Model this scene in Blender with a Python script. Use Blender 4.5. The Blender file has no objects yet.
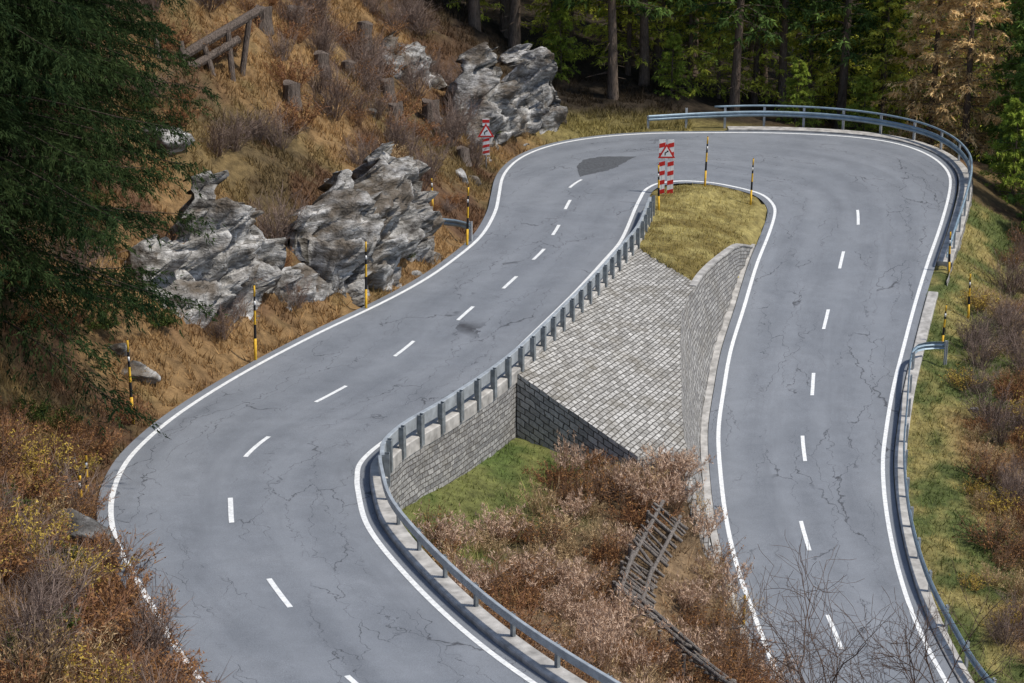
import bpy, math, numpy as np, random, bmesh
from mathutils import noise, Vector, Euler
random.seed(5)
# ------------------------------------------------------------------ basics
scene=bpy.context.scene
COL=scene.collection
def sstep(a,b,x):
    t=np.clip((x-a)/(b-a),0,1); return t*t*(3-2*t)
_tab={}
def vnoise(x,y,scale,seed):
    if seed not in _tab: _tab[seed]=np.random.default_rng(seed).random((256,256))
    r=_tab[seed]; X=np.asarray(x,float)/scale+517.3; Y=np.asarray(y,float)/scale+733.1
    xi=np.floor(X).astype(int); yi=np.floor(Y).astype(int); fx=X-xi; fy=Y-yi
    fx=fx*fx*(3-2*fx); fy=fy*fy*(3-2*fy)
    a=r[xi%256,yi%256]; b=r[(xi+1)%256,yi%256]; c=r[xi%256,(yi+1)%256]; d=r[(xi+1)%256,(yi+1)%256]
    return (a*(1-fx)+b*fx)*(1-fy)+(c*(1-fx)+d*fx)*fy
def fbm(x,y,scale,seed,o=4):
    s=0;a=1;t=0
    for i in range(o):
        s=s+a*vnoise(x,y,scale/2**i,seed+i); t+=a; a*=.5
    return s/t
def make_mesh(name,V,F,mats=(),fm=None,col=None,uv=None,smooth=False):
    V=np.asarray(V,np.float32); me=bpy.data.meshes.new(name)
    if isinstance(F,np.ndarray):
        n=F.shape[1]; M=len(F); me.vertices.add(len(V)); me.vertices.foreach_set('co',V.ravel())
        me.loops.add(M*n); me.loops.foreach_set('vertex_index',F.astype(np.int32).ravel())
        me.polygons.add(M); me.polygons.foreach_set('loop_start',np.arange(0,M*n,n,dtype=np.int32))
        me.polygons.foreach_set('loop_total',np.full(M,n,np.int32))
        me.update(calc_edges=True)
    else:
        me.from_pydata([tuple(map(float,v)) for v in V],[],[tuple(f) for f in F])
    for m in mats: me.materials.append(m)
    if fm is not None: me.polygons.foreach_set('material_index',np.asarray(fm,np.int32))
    if smooth: me.polygons.foreach_set('use_smooth',np.ones(len(me.polygons),bool))
    if col is not None:
        a=me.color_attributes.new('Col','FLOAT_COLOR','POINT')
        c=np.ones((len(V),4),np.float32); c[:,:3]=col; a.data.foreach_set('color',c.ravel())
    if uv is not None:
        l=me.uv_layers.new(name='UVMap'); idx=np.empty(len(me.loops),np.int32); me.loops.foreach_get('vertex_index',idx)
        l.data.foreach_set('uv',np.asarray(uv,np.float32)[idx].ravel())
    me.update(); return me
def add(name,me,parent=None,loc=(0,0,0),rot=(0,0,0),sc=(1,1,1),**kw):
    o=bpy.data.objects.new(name,me); COL.objects.link(o); o.location=loc; o.rotation_euler=rot; o.scale=sc
    if parent is not None: o.parent=parent
    for k,v in kw.items(): o[k]=v
    return o
def basis(d):
    d=d/np.maximum(np.linalg.norm(d,axis=-1,keepdims=True),1e-9)
    up=np.where(np.abs(d[...,2:3])>.9,np.array([1.,0,0]),np.array([0,0,1.]))
    a=np.cross(d,up); a/=np.linalg.norm(a,axis=-1,keepdims=True); b=np.cross(a,d); return d,a,b
def tubes(P0,P1,R0,R1,sides=4,cap=False):
    P0=np.atleast_2d(np.asarray(P0,float));P1=np.atleast_2d(np.asarray(P1,float)); n=len(P0)
    R0=np.broadcast_to(R0,n);R1=np.broadcast_to(R1,n)
    d,a,b=basis(P1-P0); V=np.empty((n,2,sides,3))
    for i in range(sides):
        t=2*math.pi*i/sides; o=a*math.cos(t)+b*math.sin(t)
        V[:,0,i]=P0+o*R0[:,None]; V[:,1,i]=P1+o*R1[:,None]
    base=(np.arange(n)*2*sides)[:,None]; F=[]
    for i in range(sides):
        j=(i+1)%sides
        F.append(np.stack([base[:,0]+j,base[:,0]+i,base[:,0]+sides+i,base[:,0]+sides+j],1))
    F=np.concatenate(F); V=V.reshape(-1,3)
    if not cap: return V,F
    FL=[tuple(f) for f in F]
    for q in range(n):
        FL.append(tuple(q*2*sides+i for i in range(sides))); FL.append(tuple(q*2*sides+sides+i for i in reversed(range(sides))))
    return V,FL
def box(c,s):
    x,y,z=c; a,b,h=s[0]/2,s[1]/2,s[2]/2
    V=[(x+i*a,y+j*b,z+k*h) for i in(-1,1) for j in(-1,1) for k in(-1,1)]
    F=[(0,1,3,2),(4,6,7,5),(0,4,5,1),(2,3,7,6),(0,2,6,4),(1,5,7,3)]
    return V,F
class MB:
    def __init__(s): s.V=[];s.F=[];s.m=[]
    def add(s,VF,m=0):
        V,F=VF; n=len(s.V); s.V+= [tuple(v) for v in V]; s.F+=[tuple(int(i)+n for i in f) for f in F]; s.m+=[m]*len(F); return s
    def mesh(s,name,mats,smooth=False): return make_mesh(name,s.V,s.F,mats,s.m,smooth=smooth)
# ------------------------------------------------------------------ materials
def newmat(name,rough=.8,metal=0,spec=.3):
    m=bpy.data.materials.new(name); m.use_nodes=True; nt=m.node_tree; b=nt.nodes['Principled BSDF']
    b.inputs['Roughness'].default_value=rough; b.inputs['Metallic'].default_value=metal; b.inputs['Specular IOR Level'].default_value=spec
    return m,nt,b
def N(nt,t): return nt.nodes.new(t)
def ramp(nt,src,stops,interp='LINEAR'):
    r=nt.nodes.new('ShaderNodeValToRGB'); r.color_ramp.interpolation=interp
    e=r.color_ramp.elements
    while len(e)<len(stops): e.new(.5)
    for i,(p,c) in enumerate(stops):
        e[i].position=p; e[i].color=(*c,1) if len(c)==3 else c
    nt.links.new(src,r.inputs[0]); return r
def mixc(nt,f,a,b,mode='MIX'):
    m=nt.nodes.new('ShaderNodeMix'); m.data_type='RGBA'; m.blend_type=mode
    for s,v in ((0,f),(6,a),(7,b)):
        if isinstance(v,bpy.types.NodeSocket): nt.links.new(v,m.inputs[s])
        elif s==0: m.inputs[0].default_value=v
        else: m.inputs[s].default_value=(*v,1)
    return m.outputs[2]
def math_(nt,op,a,b=0.0,clamp=False):
    m=nt.nodes.new('ShaderNodeMath'); m.operation=op; m.use_clamp=clamp
    for i,v in enumerate((a,b)):
        if isinstance(v,bpy.types.NodeSocket): nt.links.new(v,m.inputs[i])
        else: m.inputs[i].default_value=v
    return m.outputs[0]
def bump(nt,b,h,strength=.5,dist=.05):
    n=nt.nodes.new('ShaderNodeBump'); n.inputs['Strength'].default_value=strength; n.inputs['Distance'].default_value=dist
    nt.links.new(h,n.inputs['Height']); nt.links.new(n.outputs[0],b.inputs['Normal'])
def noi(nt,vec,scale,detail=3,rough=.6,dist=0):
    n=N(nt,'ShaderNodeTexNoise'); n.inputs['Scale'].default_value=scale; n.inputs['Detail'].default_value=detail; n.inputs['Roughness'].default_value=rough; n.inputs['Distortion'].default_value=dist
    if vec is not None: nt.links.new(vec,n.inputs['Vector'])
    return n.outputs['Fac']
def mapping(nt,src,scale=(1,1,1),rot=(0,0,0)):
    m=nt.nodes.new('ShaderNodeMapping'); m.inputs['Scale'].default_value=scale; m.inputs['Rotation'].default_value=rot; nt.links.new(src,m.inputs[0]); return m.outputs[0]
def pos(nt): return nt.nodes.new('ShaderNodeNewGeometry').outputs['Position']
def simple(name,c,rough=.6,metal=0,var=.25,sc=6,spec=.3):
    m,nt,b=newmat(name,rough,metal,spec); f=noi(nt,pos(nt),sc,2)
    r=ramp(nt,f,[(.3,tuple(v*(1-var) for v in c)),(.7,tuple(min(1,v*(1+var)) for v in c))]); nt.links.new(r.outputs[0],b.inputs['Base Color']); return m
def colmat(name,rough=.8,trans=0.0,sc=8,var=.35,bumpy=0,plain=False):
    m,nt,b=newmat(name,rough,0,.2); a=N(nt,'ShaderNodeAttribute'); a.attribute_name='Col'
    if plain: c=a.outputs['Color']
    else:
        f=noi(nt,pos(nt),sc,3); r=ramp(nt,f,[(.3,(1-var,)*3),(.7,(1+var,)*3)])
        c=mixc(nt,1.0,a.outputs['Color'],r.outputs[0],'MULTIPLY')
    nt.links.new(c,b.inputs['Base Color'])
    if bumpy: bump(nt,b,noi(nt,pos(nt),9,4,.75),bumpy,.15)
    if trans:
        d=N(nt,'ShaderNodeBsdfDiffuse'); nt.links.new(c,d.inputs[0])
        t=N(nt,'ShaderNodeBsdfTranslucent'); nt.links.new(c,t.inputs[0]); mx=N(nt,'ShaderNodeMixShader'); mx.inputs[0].default_value=trans
        nt.links.new(d.outputs[0],mx.inputs[1]); nt.links.new(t.outputs[0],mx.inputs[2]); nt.links.new(mx.outputs[0],nt.nodes['Material Output'].inputs[0])
    return m
M_ground=colmat('ground_mat',.95,0,3,.4,1.0)
M_leaf=colmat('foliage_mat',.7,.3,plain=True)
M_twig=colmat('twig_mat',.85,.2,plain=True)
M_grass=colmat('grass_mat',.8,.3,plain=True)
M_paint=simple('white_paint',(.70,.71,.70),.6,var=.16,sc=9)
M_steel=simple('galvanised_steel',(.36,.39,.41),.5,.25,.2,3)
M_steel2=simple('painted_rail_steel',(.24,.32,.38),.45,.3,.2,3)
M_post=simple('post_steel',(.40,.42,.43),.55,.2,.2,5)
M_post2=simple('dark_post_steel',(.20,.22,.23),.6,.2,.3,5)
M_conc=simple('kerb_concrete',(.37,.355,.33),.9,0,.35,2.5)
M_yel=simple('pole_yellow',(.68,.40,.03),.6,0,.2,9)
M_blk=simple('pole_black',(.015,.015,.017),.6)
M_red=simple('sign_red',(.6,.03,.025),.45,0,.1)
M_wht=simple('sign_white',(.82,.82,.80),.45,0,.08)
def barkmat(name,c):
    m,nt,b=newmat(name,.95,0,.1); p=mapping(nt,pos(nt),(6,6,1.2)); f=noi(nt,p,3,3,.7)
    r=ramp(nt,f,[(.3,tuple(v*.35 for v in c)),(.55,c),(.8,tuple(v*1.6 for v in c))]); nt.links.new(r.outputs[0],b.inputs['Base Color']); bump(nt,b,f,1,.06); return m
M_bark=barkmat('bark',(.17,.13,.10)); M_bark2=barkmat('dark_bark',(.07,.055,.042)); M_wood=barkmat('weathered_wood',(.15,.12,.10)); M_wood2=barkmat('silver_grey_wood',(.19,.168,.15))
def asphalt():
    m,nt,b=newmat('asphalt',.8,0,.3); P=pos(nt)
    fine=noi(nt,P,45,2,.7); big=noi(nt,P,.25,3,.6,.5); mid=noi(nt,P,1.6,4,.65)
    base=ramp(nt,big,[(.3,(.150,.163,.182)),(.5,(.175,.189,.209)),(.72,(.200,.214,.234))]).outputs[0]
    c=mixc(nt,.35,base,ramp(nt,mid,[(.3,(.7,)*3),(.7,(1.2,)*3)]).outputs[0],'MULTIPLY')
    c=mixc(nt,.75,c,ramp(nt,fine,[(.3,(.6,)*3),(.7,(1.35,)*3)]).outputs[0],'MULTIPLY')
    U=N(nt,'ShaderNodeUVMap').outputs[0]
    sx=N(nt,'ShaderNodeSeparateXYZ'); nt.links.new(U,sx.inputs[0])
    w=math_(nt,'SINE',math_(nt,'MULTIPLY',sx.outputs[0],3.6)); w=math_(nt,'MULTIPLY',w,.5); w=math_(nt,'ADD',w,.5)
    wn=math_(nt,'MULTIPLY',w,noi(nt,mapping(nt,U,(1,.12,1)),1.2,3))
    c=mixc(nt,math_(nt,'MULTIPLY',wn,.5),c,(.245,.262,.285))
    st=noi(nt,mapping(nt,U,(.8,.1,1)),1.0,4,.65); c=mixc(nt,ramp(nt,st,[(.52,(0,0,0)),(.74,(.38,.38,.38))]).outputs[0],c,(.09,.098,.112))
    dn=N(nt,'ShaderNodeTexNoise'); dn.inputs['Scale'].default_value=1.5; dn.inputs['Detail'].default_value=4; nt.links.new(U,dn.inputs['Vector'])
    vm=N(nt,'ShaderNodeVectorMath'); vm.operation='MULTIPLY_ADD'; nt.links.new(dn.outputs['Color'],vm.inputs[0]); vm.inputs[1].default_value=(1.1,1.4,0); nt.links.new(U,vm.inputs[2])
    vo=N(nt,'ShaderNodeTexVoronoi'); vo.feature='DISTANCE_TO_EDGE'; vo.inputs['Scale'].default_value=.7; nt.links.new(mapping(nt,vm.outputs[0],(1.6,.28,1)),vo.inputs['Vector'])
    ck=ramp(nt,vo.outputs['Distance'],[(.0,(1,1,1)),(.012,(0,0,0))]).outputs[0]
    msk=ramp(nt,noi(nt,mapping(nt,U,(1,.3,1)),.4,3),[(.45,(0,0,0)),(.54,(1,1,1))]).outputs[0]
    ckm=math_(nt,'MULTIPLY',ck,msk)
    c=mixc(nt,math_(nt,'MULTIPLY',ckm,.85),c,(.03,.03,.034))
    nt.links.new(c,b.inputs['Base Color']); bump(nt,b,fine,.25,.01); return m
M_asph=asphalt()
M_patch=simple('fresh_asphalt',(.080,.085,.092),.85,0,.3,9)
def masonry(name,light,dark,mortar,bw,bh,irregular=.08,mossy=.3,ms=.022):
    m,nt,b=newmat(name,.92,0,.2); U=N(nt,'ShaderNodeUVMap').outputs[0]
    dn=N(nt,'ShaderNodeTexNoise'); dn.inputs['Scale'].default_value=3.2; dn.inputs['Detail'].default_value=3; nt.links.new(U,dn.inputs['Vector'])
    vm=N(nt,'ShaderNodeVectorMath'); vm.operation='MULTIPLY_ADD'; nt.links.new(dn.outputs['Color'],vm.inputs[0]); vm.inputs[1].default_value=(irregular*2,irregular*1.4,0); nt.links.new(U,vm.inputs[2])
    br=N(nt,'ShaderNodeTexBrick'); nt.links.new(vm.outputs[0],br.inputs['Vector'])
    br.inputs['Scale'].default_value=1; br.inputs['Brick Width'].default_value=bw; br.inputs['Row Height'].default_value=bh; br.inputs['Mortar Size'].default_value=ms; br.inputs['Mortar Smooth'].default_value=.4
    br.inputs['Color1'].default_value=(*light,1); br.inputs['Color2'].default_value=(*dark,1); br.inputs['Mortar'].default_value=(*mortar,1)
    n1=noi(nt,U,9,4,.7); n2=noi(nt,U,.7,4,.6)
    c=mixc(nt,.8,br.outputs['Color'],ramp(nt,n1,[(.3,(.55,)*3),(.7,(1.4,)*3)]).outputs[0],'MULTIPLY')
    c=mixc(nt,ramp(nt,n2,[(.47,(0,0,0)),(.68,(mossy,)*3)]).outputs[0],c,(.14,.12,.085))
    nt.links.new(c,b.inputs['Base Color']); bump(nt,b,math_(nt,'SUBTRACT',math_(nt,'MULTIPLY',n1,.5),br.outputs['Fac']),1,.06); return m
M_slope=masonry('pitched_stone',(.47,.455,.425),(.25,.24,.22),(.10,.093,.082),.31,.19,.04,.5)
M_wall=masonry('grey_masonry',(.38,.37,.35),(.21,.205,.20),(.12,.11,.10),.32,.17,.03,.3,.018)
M_wall2=masonry('dark_masonry',(.40,.39,.37),(.21,.205,.195),(.08,.075,.07),.40,.22,.08,.4)
def rockmat(name,k=1.0):
    m,nt,b=newmat(name,.9,0,.25); P=pos(nt)
    lay=noi(nt,mapping(nt,P,(.8,.8,2.8),(.6,.4,0)),1.2,5,.68,0); big=noi(nt,P,.55,3,.6); fine=noi(nt,P,4,4,.75)
    S_=lambda c: tuple(v*k for v in c)
    c=ramp(nt,lay,[(.31,S_((.045,.04,.036))),(.41,S_((.15,.142,.13))),(.52,S_((.31,.30,.285))),(.67,S_((.56,.55,.53)))]).outputs[0]
    c=mixc(nt,.8,c,ramp(nt,fine,[(.30,(.45,)*3),(.6,(1.25,)*3)]).outputs[0],'MULTIPLY')
    c=mixc(nt,ramp(nt,big,[(.49,(0,0,0)),(.61,(.8,)*3)]).outputs[0],c,S_((.105,.08,.055)))
    dn=N(nt,'ShaderNodeTexNoise'); dn.inputs['Scale'].default_value=1.1; dn.inputs['Detail'].default_value=3; nt.links.new(P,dn.inputs['Vector'])
    vm=N(nt,'ShaderNodeVectorMath'); vm.operation='MULTIPLY_ADD'; nt.links.new(dn.outputs['Color'],vm.inputs[0]); vm.inputs[1].default_value=(1.2,1.2,.8); nt.links.new(P,vm.inputs[2])
    vo=N(nt,'ShaderNodeTexVoronoi'); vo.feature='DISTANCE_TO_EDGE'; vo.inputs['Scale'].default_value=.75; nt.links.new(mapping(nt,vm.outputs[0],(1,1,2.4),(.6,.4,0)),vo.inputs['Vector'])
    ck=math_(nt,'MULTIPLY',ramp(nt,vo.outputs['Distance'],[(0,(1,1,1)),(.035,(0,0,0))]).outputs[0],ramp(nt,fine,[(.42,(0,0,0)),(.52,(1,1,1))]).outputs[0])
    c=mixc(nt,math_(nt,'MULTIPLY',ck,.8),c,(.03,.026,.022))
    nt.links.new(c,b.inputs['Base Color']); bump(nt,b,math_(nt,'ADD',math_(nt,'MULTIPLY',fine,.6),lay),.8,.18); return m
M_rock=rockmat('schist_rock'); M_rockd=rockmat('dark_rock',.38)
# ------------------------------------------------------------------ road geometry
RI=[(15.5,40),(11.0,50),(8.6,57.7),(8.1,60.1),(7.8,62.8),(7.5,66),(7.4,69.3),(7.5,72.9),(7.7,76),(8.2,79.4),(8.8,83),(9.7,87),(10.7,91.6),(11.6,95.1),(12.2,97.9),(12.15,99.3),(11.8,100.3),(11.2,100.85),(10.5,101.2),(9.7,101.4),(9.0,101.35),(8.4,101.2),(7.9,100.95),(7.3,100.5),(6.8,99.95),(6.4,99.1),(6.1,98.1),(5.75,96),(5.4,93.7),(4.6,88.2),(3.8,84.8),(2.5,79.6),(1.2,74.9),(-.7,68.4),(-2.6,63.6),(-3.8,61.1),(-4.4,59.1),(-4.42,57.7),(-4.3,56.4),(-3.9,53.8),(-3.0,51),(-1.8,48),(-.5,45.3),(1.1,42.6),(3.5,39),(6,35.2)]
RO=[(21,38),(16.6,49),(13.75,57.4),(13.2,59.6),(12.86,62.9),(12.82,66.3),(13.03,70),(13.42,73.3),(13.96,76),(14.8,79.6),(15.8,83.3),(16.9,87.3),(18.26,91.95),(19.6,96.3),(20.85,100.9),(21.25,103.6),(20.9,106.1),(19.9,108.1),(18.3,109.4),(15.9,110.2),(12.8,110.6),(9.7,110.5),(6.6,110.2),(4.0,109.3),(1.9,107.7),(.4,105.2),(-.4,101.7),(-.6,97.3),(-.75,93.7),(-1.3,88.9),(-2.3,84.8),(-3.4,81.2),(-4.9,77.5),(-7.0,73),(-9.0,68.1),(-10.4,63.8),(-11.1,60.4),(-11.25,57.9),(-11.0,55.1),(-10.3,52.2),(-9.1,49),(-7.6,45.1),(-6.0,41.7),(-4.2,38.5),(-1.3,34.3),(1.5,30.5)]
def catmull(P,sub):
    P=np.array(P,float); Q=np.vstack([2*P[0]-P[1],P,2*P[-1]-P[-2]]); out=[];ks=[]
    for i in range(len(P)-1):
        p0,p1,p2,p3=Q[i],Q[i+1],Q[i+2],Q[i+3]
        for j in range(sub):
            t=j/sub; out.append(.5*((2*p1)+(-p0+p2)*t+(2*p0-5*p1+4*p2-p3)*t*t+(-p0+3*p1-3*p2+p3)*t**3)); ks.append(i+1+t)
    out.append(P[-1]); ks.append(len(P)); return np.array(out),np.array(ks)
I,K=catmull(RI,10); O,_=catmull(RO,10)
def sm(A):
    B=A.copy()
    for _ in range(6): B[1:-1]=.25*B[:-2]+.5*B[1:-1]+.25*B[2:]
    return B
I=sm(I);O=sm(O)
def sp(t,k=3.): return k*np.logaddexp(0,t/k)
def zfun(x,y,k):
    xc=2.5+(y-45)*.115; w=1.5+1.5*np.clip((y-88)/8,0,1)
    t=np.clip((x-xc+w)/(2*w),0,1); t=t*t*(3-2*t)
    t=np.where(k<=14,1,np.where(k>=28,0,t))
    return (.08*(1-t)-.09*t)*sp(103-y)
W=np.linalg.norm(O-I,axis=1)
zI=zfun(I[:,0],I[:,1],K); zO=zfun(O[:,0],O[:,1],K)
def tang(A):
    t=np.gradient(A,axis=0); return t/np.linalg.norm(t,axis=1,keepdims=True)
tI=tang(I); tO=tang(O)
nI=np.stack([-tI[:,1],tI[:,0]],1); nO=np.stack([tO[:,1],-tO[:,0]],1)
C=(I+O)/2; S=np.concatenate([[0],np.cumsum(np.linalg.norm(np.diff(C,axis=0),axis=1))])
def at(k): return int(np.clip(round((k-1)*10),0,len(K)-1))
def road_pt(i,off):
    s=(off/W[i]); p=I[i]+(O[i]-I[i])*s; return np.array([p[0],p[1],zfun(p[0],p[1],K[i])])
def grid_mesh(name,rows,mats,uv=None,smooth=True,**kw):
    rows=np.array(rows); n,m=rows.shape[:2]; idx=np.arange(n*m).reshape(n,m)
    F=np.stack([idx[:-1,:-1],idx[:-1,1:],idx[1:,1:],idx[1:,:-1]],-1).reshape(-1,4)
    return make_mesh(name,rows.reshape(-1,3),F,mats,uv=None if uv is None else np.array(uv).reshape(-1,2),smooth=smooth,**kw)
rows=[];uv=[]
PAD=.38
for i in range(len(K)):
    r=[];u=[]
    for c in np.linspace(-PAD,W[i]+PAD,14):
        r.append(road_pt(i,c)); u.append((c,S[i]))
    rows.append(r);uv.append(u)
road=add('road',grid_mesh('road',rows,[M_asph],uv),kind='structure')
def strip(i0,i1,f0,f1,dz):
    R=[]
    for i in range(i0,i1+1):
        a=road_pt(i,f0(i));b=road_pt(i,f1(i)); a[2]+=dz;b[2]+=dz; R.append([a,b])
    return R
add('edge_line',grid_mesh('l',strip(0,len(K)-1,lambda i:-.075,lambda i:.075,.009),[M_paint]),kind='structure')
add('edge_line',grid_mesh('l',strip(0,len(K)-1,lambda i:W[i]-.075,lambda i:W[i]+.075,.009),[M_paint]),kind='structure')
dash=[(15.9,97.5),(14.5,92.1),(13.0,85.9),(11.7,80.0),(10.7,74.6),(10.0,68.1),(10.2,62.3),(11.6,56.5),(13.6,51),(2.95,99.8),(2.5,95.2),(1.9,90.3),(1.1,85.4),(-.1,80.7),(-1.7,76.1),(-3.7,71.3),(-5.8,65.9),(-7.6,60.6),(-7.7,55.0),(-5.7,48.8),(-3.3,43.2)]
V=[];F=[]
for (x,y) in dash:
    i=int(np.argmin(np.hypot(C[:,0]-x,C[:,1]-y)+np.where((K>25)==(x<5.0) ,0,50) if x<9 else np.hypot(C[:,0]-x,C[:,1]-y)+np.where(K<18,0,50)))
    d=(O[i]-I[i])/W[i]; off=float(np.dot(np.array([x,y])-I[i],d))
    ss=S[i]+np.linspace(-1.0,1.0,7)
    for s in ss:
        fi=np.interp(s,S,np.arange(len(S))); j=int(fi); fr=fi-j; j2=min(j+1,len(S)-1)
        for o2 in(-.07,.07):
            a=road_pt(j,off+o2)*(1-fr)+road_pt(j2,off+o2)*fr; a[2]+=.009; V.append(a)
    b=len(V)-14
    for q in range(6): F.append((b+2*q,b+2*q+1,b+2*q+3,b+2*q+2))
add('centre_line',make_mesh('centre',V,F,[M_paint]),kind='structure')
R=[]
i0,i1=at(23.6),at(26.4)
for i in range(i0,i1+1):
    t=(i-i0)/(i1-i0); e=max(0,math.sin(math.pi*t)); nz=.006*math.sin(i*2.3)+.005*math.sin(i*1.1+1)
    mid=.535-.05*t; a=mid-.115*e**1.1+nz*e; b=mid+.001+.135*e**1.3+nz*e
    R.append([road_pt(i,W[i]*(a+(b-a)*q/5))+np.array([0,0,.005]) for q in range(6)])
add('road_patch',grid_mesh('patch',R,[M_patch]),kind='structure')
# ------------------------------------------------------------------ terrain
def nearest(x,y,A):
    n=len(x); J=np.empty(n,int);D=np.empty(n)
    for s in range(0,n,20000):
        d2=(x[s:s+20000,None]-A[None,:,0])**2+(y[s:s+20000,None]-A[None,:,1])**2
        j=d2.argmin(1); J[s:s+20000]=j; D[s:s+20000]=np.sqrt(d2[np.arange(len(j)),j])
    return J,D
iR=np.where(K<21.5)[0]; iL=np.where(K>=21.5)[0]
LWY=[50,54,57,60,63,65.2,67.4,68.4,76]; LWH=[.12,.2,.4,.8,1.4,2.1,2.8,3.0,3.0]
XTY=[82.5,84.6,86.5,88,90,92.3,95,97.5,99.5]; XTX=[7.3,7.9,8.5,9.05,9.75,10.4,11.05,11.7,11.9]; XTZ=[1.12,1.0,.85,.7,.4,-.3,-.4,-.25,-.1]
def terrain(x,y,info=False):
    sh=np.shape(x); x=np.ravel(np.asarray(x,float)); y=np.ravel(np.asarray(y,float))
    jO,dO=nearest(x,y,O); jI,dI=nearest(x,y,I)
    sO=tO[jO,0]*(y-O[jO,1])-tO[jO,1]*(x-O[jO,0]); sI=tI[jI,0]*(y-I[jI,1])-tI[jI,1]*(x-I[jI,0])
    ext=(sO<0)&(dO<dI); inn=(sI>0)&(dI<dO)
    k=K[jO]
    s=np.interp(k,[1,6,11,13,16,19,20.5,22,23.5,24.7,26,28,31,34,40,43,46],[-.15,-.2,-.25,-.5,-.6,-.35,-.12,.03,.14,.5,.85,.95,.85,.75,.75,.6,.5])
    d=np.maximum(dO-.8,0)
    f=np.where(s>0,s*(np.minimum(d,14)+.4*np.maximum(d-14,0)),s*np.minimum(d,26))
    nz=(fbm(x,y,5,11)-.5)*2.4*np.clip(d/4,0,1)+(fbm(x,y,1.1,31,3)-.5)*.45*np.clip(d/1.5,0,1)
    zE=zO[jO]-.10+f+nz*np.where(s>.3,1,.5)
    jr,dR=nearest(x,y,I[iR]); jl,dL=nearest(x,y,I[iL]); zR=zI[iR][jr]; zL=zI[iL][jl]
    t=dR/(dR+dL+1e-6)
    hw=np.interp(y,[45,54,56,59,64,68,110],[.15,.25,.5,1.3,1.7,2.0,2.2])
    lh=np.interp(y,LWY,LWH)
    gutR=sstep(.78+.2*lh,.95+.38*lh,dR)*lh*.93
    low=zR-.12+gutR*(1-t)+(zL-hw-zR)*t**.9+(fbm(x,y,3,51)-.5)*.6*np.clip((np.minimum(dL,dR)-1)/2,0,1)
    al=(x+.1)*.395+(y-68.1)*.919
    al=np.minimum(al,(-(x-4.1)*1.9+(y-66.4)*1.8)/2.617)
    low=low-2.6*sstep(.25,.9,al)*sstep(.6,1.0,dR)
    low=np.maximum(low,zR-.3)
    low=np.where(dR<.78+.2*lh,zR-.2,low)
    low=np.where(dL<.62,zL-.1-(hw-.1)*sstep(.32,.6,dL),low)
    xt=np.interp(y,XTY,XTX); zt=np.interp(y,XTY,XTZ)
    u=dL/(dL+np.maximum(xt-x,0)+1e-6)
    isl=zL-.05+(zt-zL)*u+.3*np.sin(np.pi*np.clip(u,0,1))+(fbm(x,y,1.2,61,3)-.5)*.25
    dn=sstep(-.42,-.02,x-xt); isl=isl*(1-dn)+(zR-.2)*dn
    simp=zR*(1-t)+zL*t-.06+.12*np.minimum(np.minimum(dL,dR),2.5)
    w2=sstep(92.3,95.5,y); isl=isl*(1-w2)+simp*w2
    nn=((x-5.0)*4.8+(y-87.3)*2.3)/5.32
    wi=sstep(-.8,0,nn)*sstep(81,82.5,y)
    zin=low*(1-wi)+isl*wi
    q=dI/(dI+dO+1e-6); zr=zfun(x,y,K[jI])-.18
    z=np.where(ext,zE,np.where(inn,zin,zr))
    z=np.where(ext&(dO<.6),zO[jO]-.14,z)
    z=np.where(inn&(dI<.5)&(wi>.5),zI[jI]-.12,z)
    if info: return z.reshape(sh),dict(ext=ext,inn=inn,dO=dO,dI=dI,k=k,wi=wi,t=t,dL=dL,dR=dR,al=al)
    return z.reshape(sh)
def tz(x,y): return float(terrain(np.array([x]),np.array([y]))[0])
def axis(a,b,st,lo,hi):
    c=list(np.arange(a,b,st)); g=st
    v=c[-1]; up=[]
    while v<hi: g*=1.25; v+=g; up.append(v)
    g=st; v=a; dn=[]
    while v>lo: g*=1.25; v-=g; dn.append(v)
    return np.array(dn[::-1]+c+up)
xs=axis(-27,29,.30,-700,700); ys=axis(38,128,.32,-250,1200)
X,Y=np.meshgrid(xs,ys); Z,nf=terrain(X,Y,True)
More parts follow.
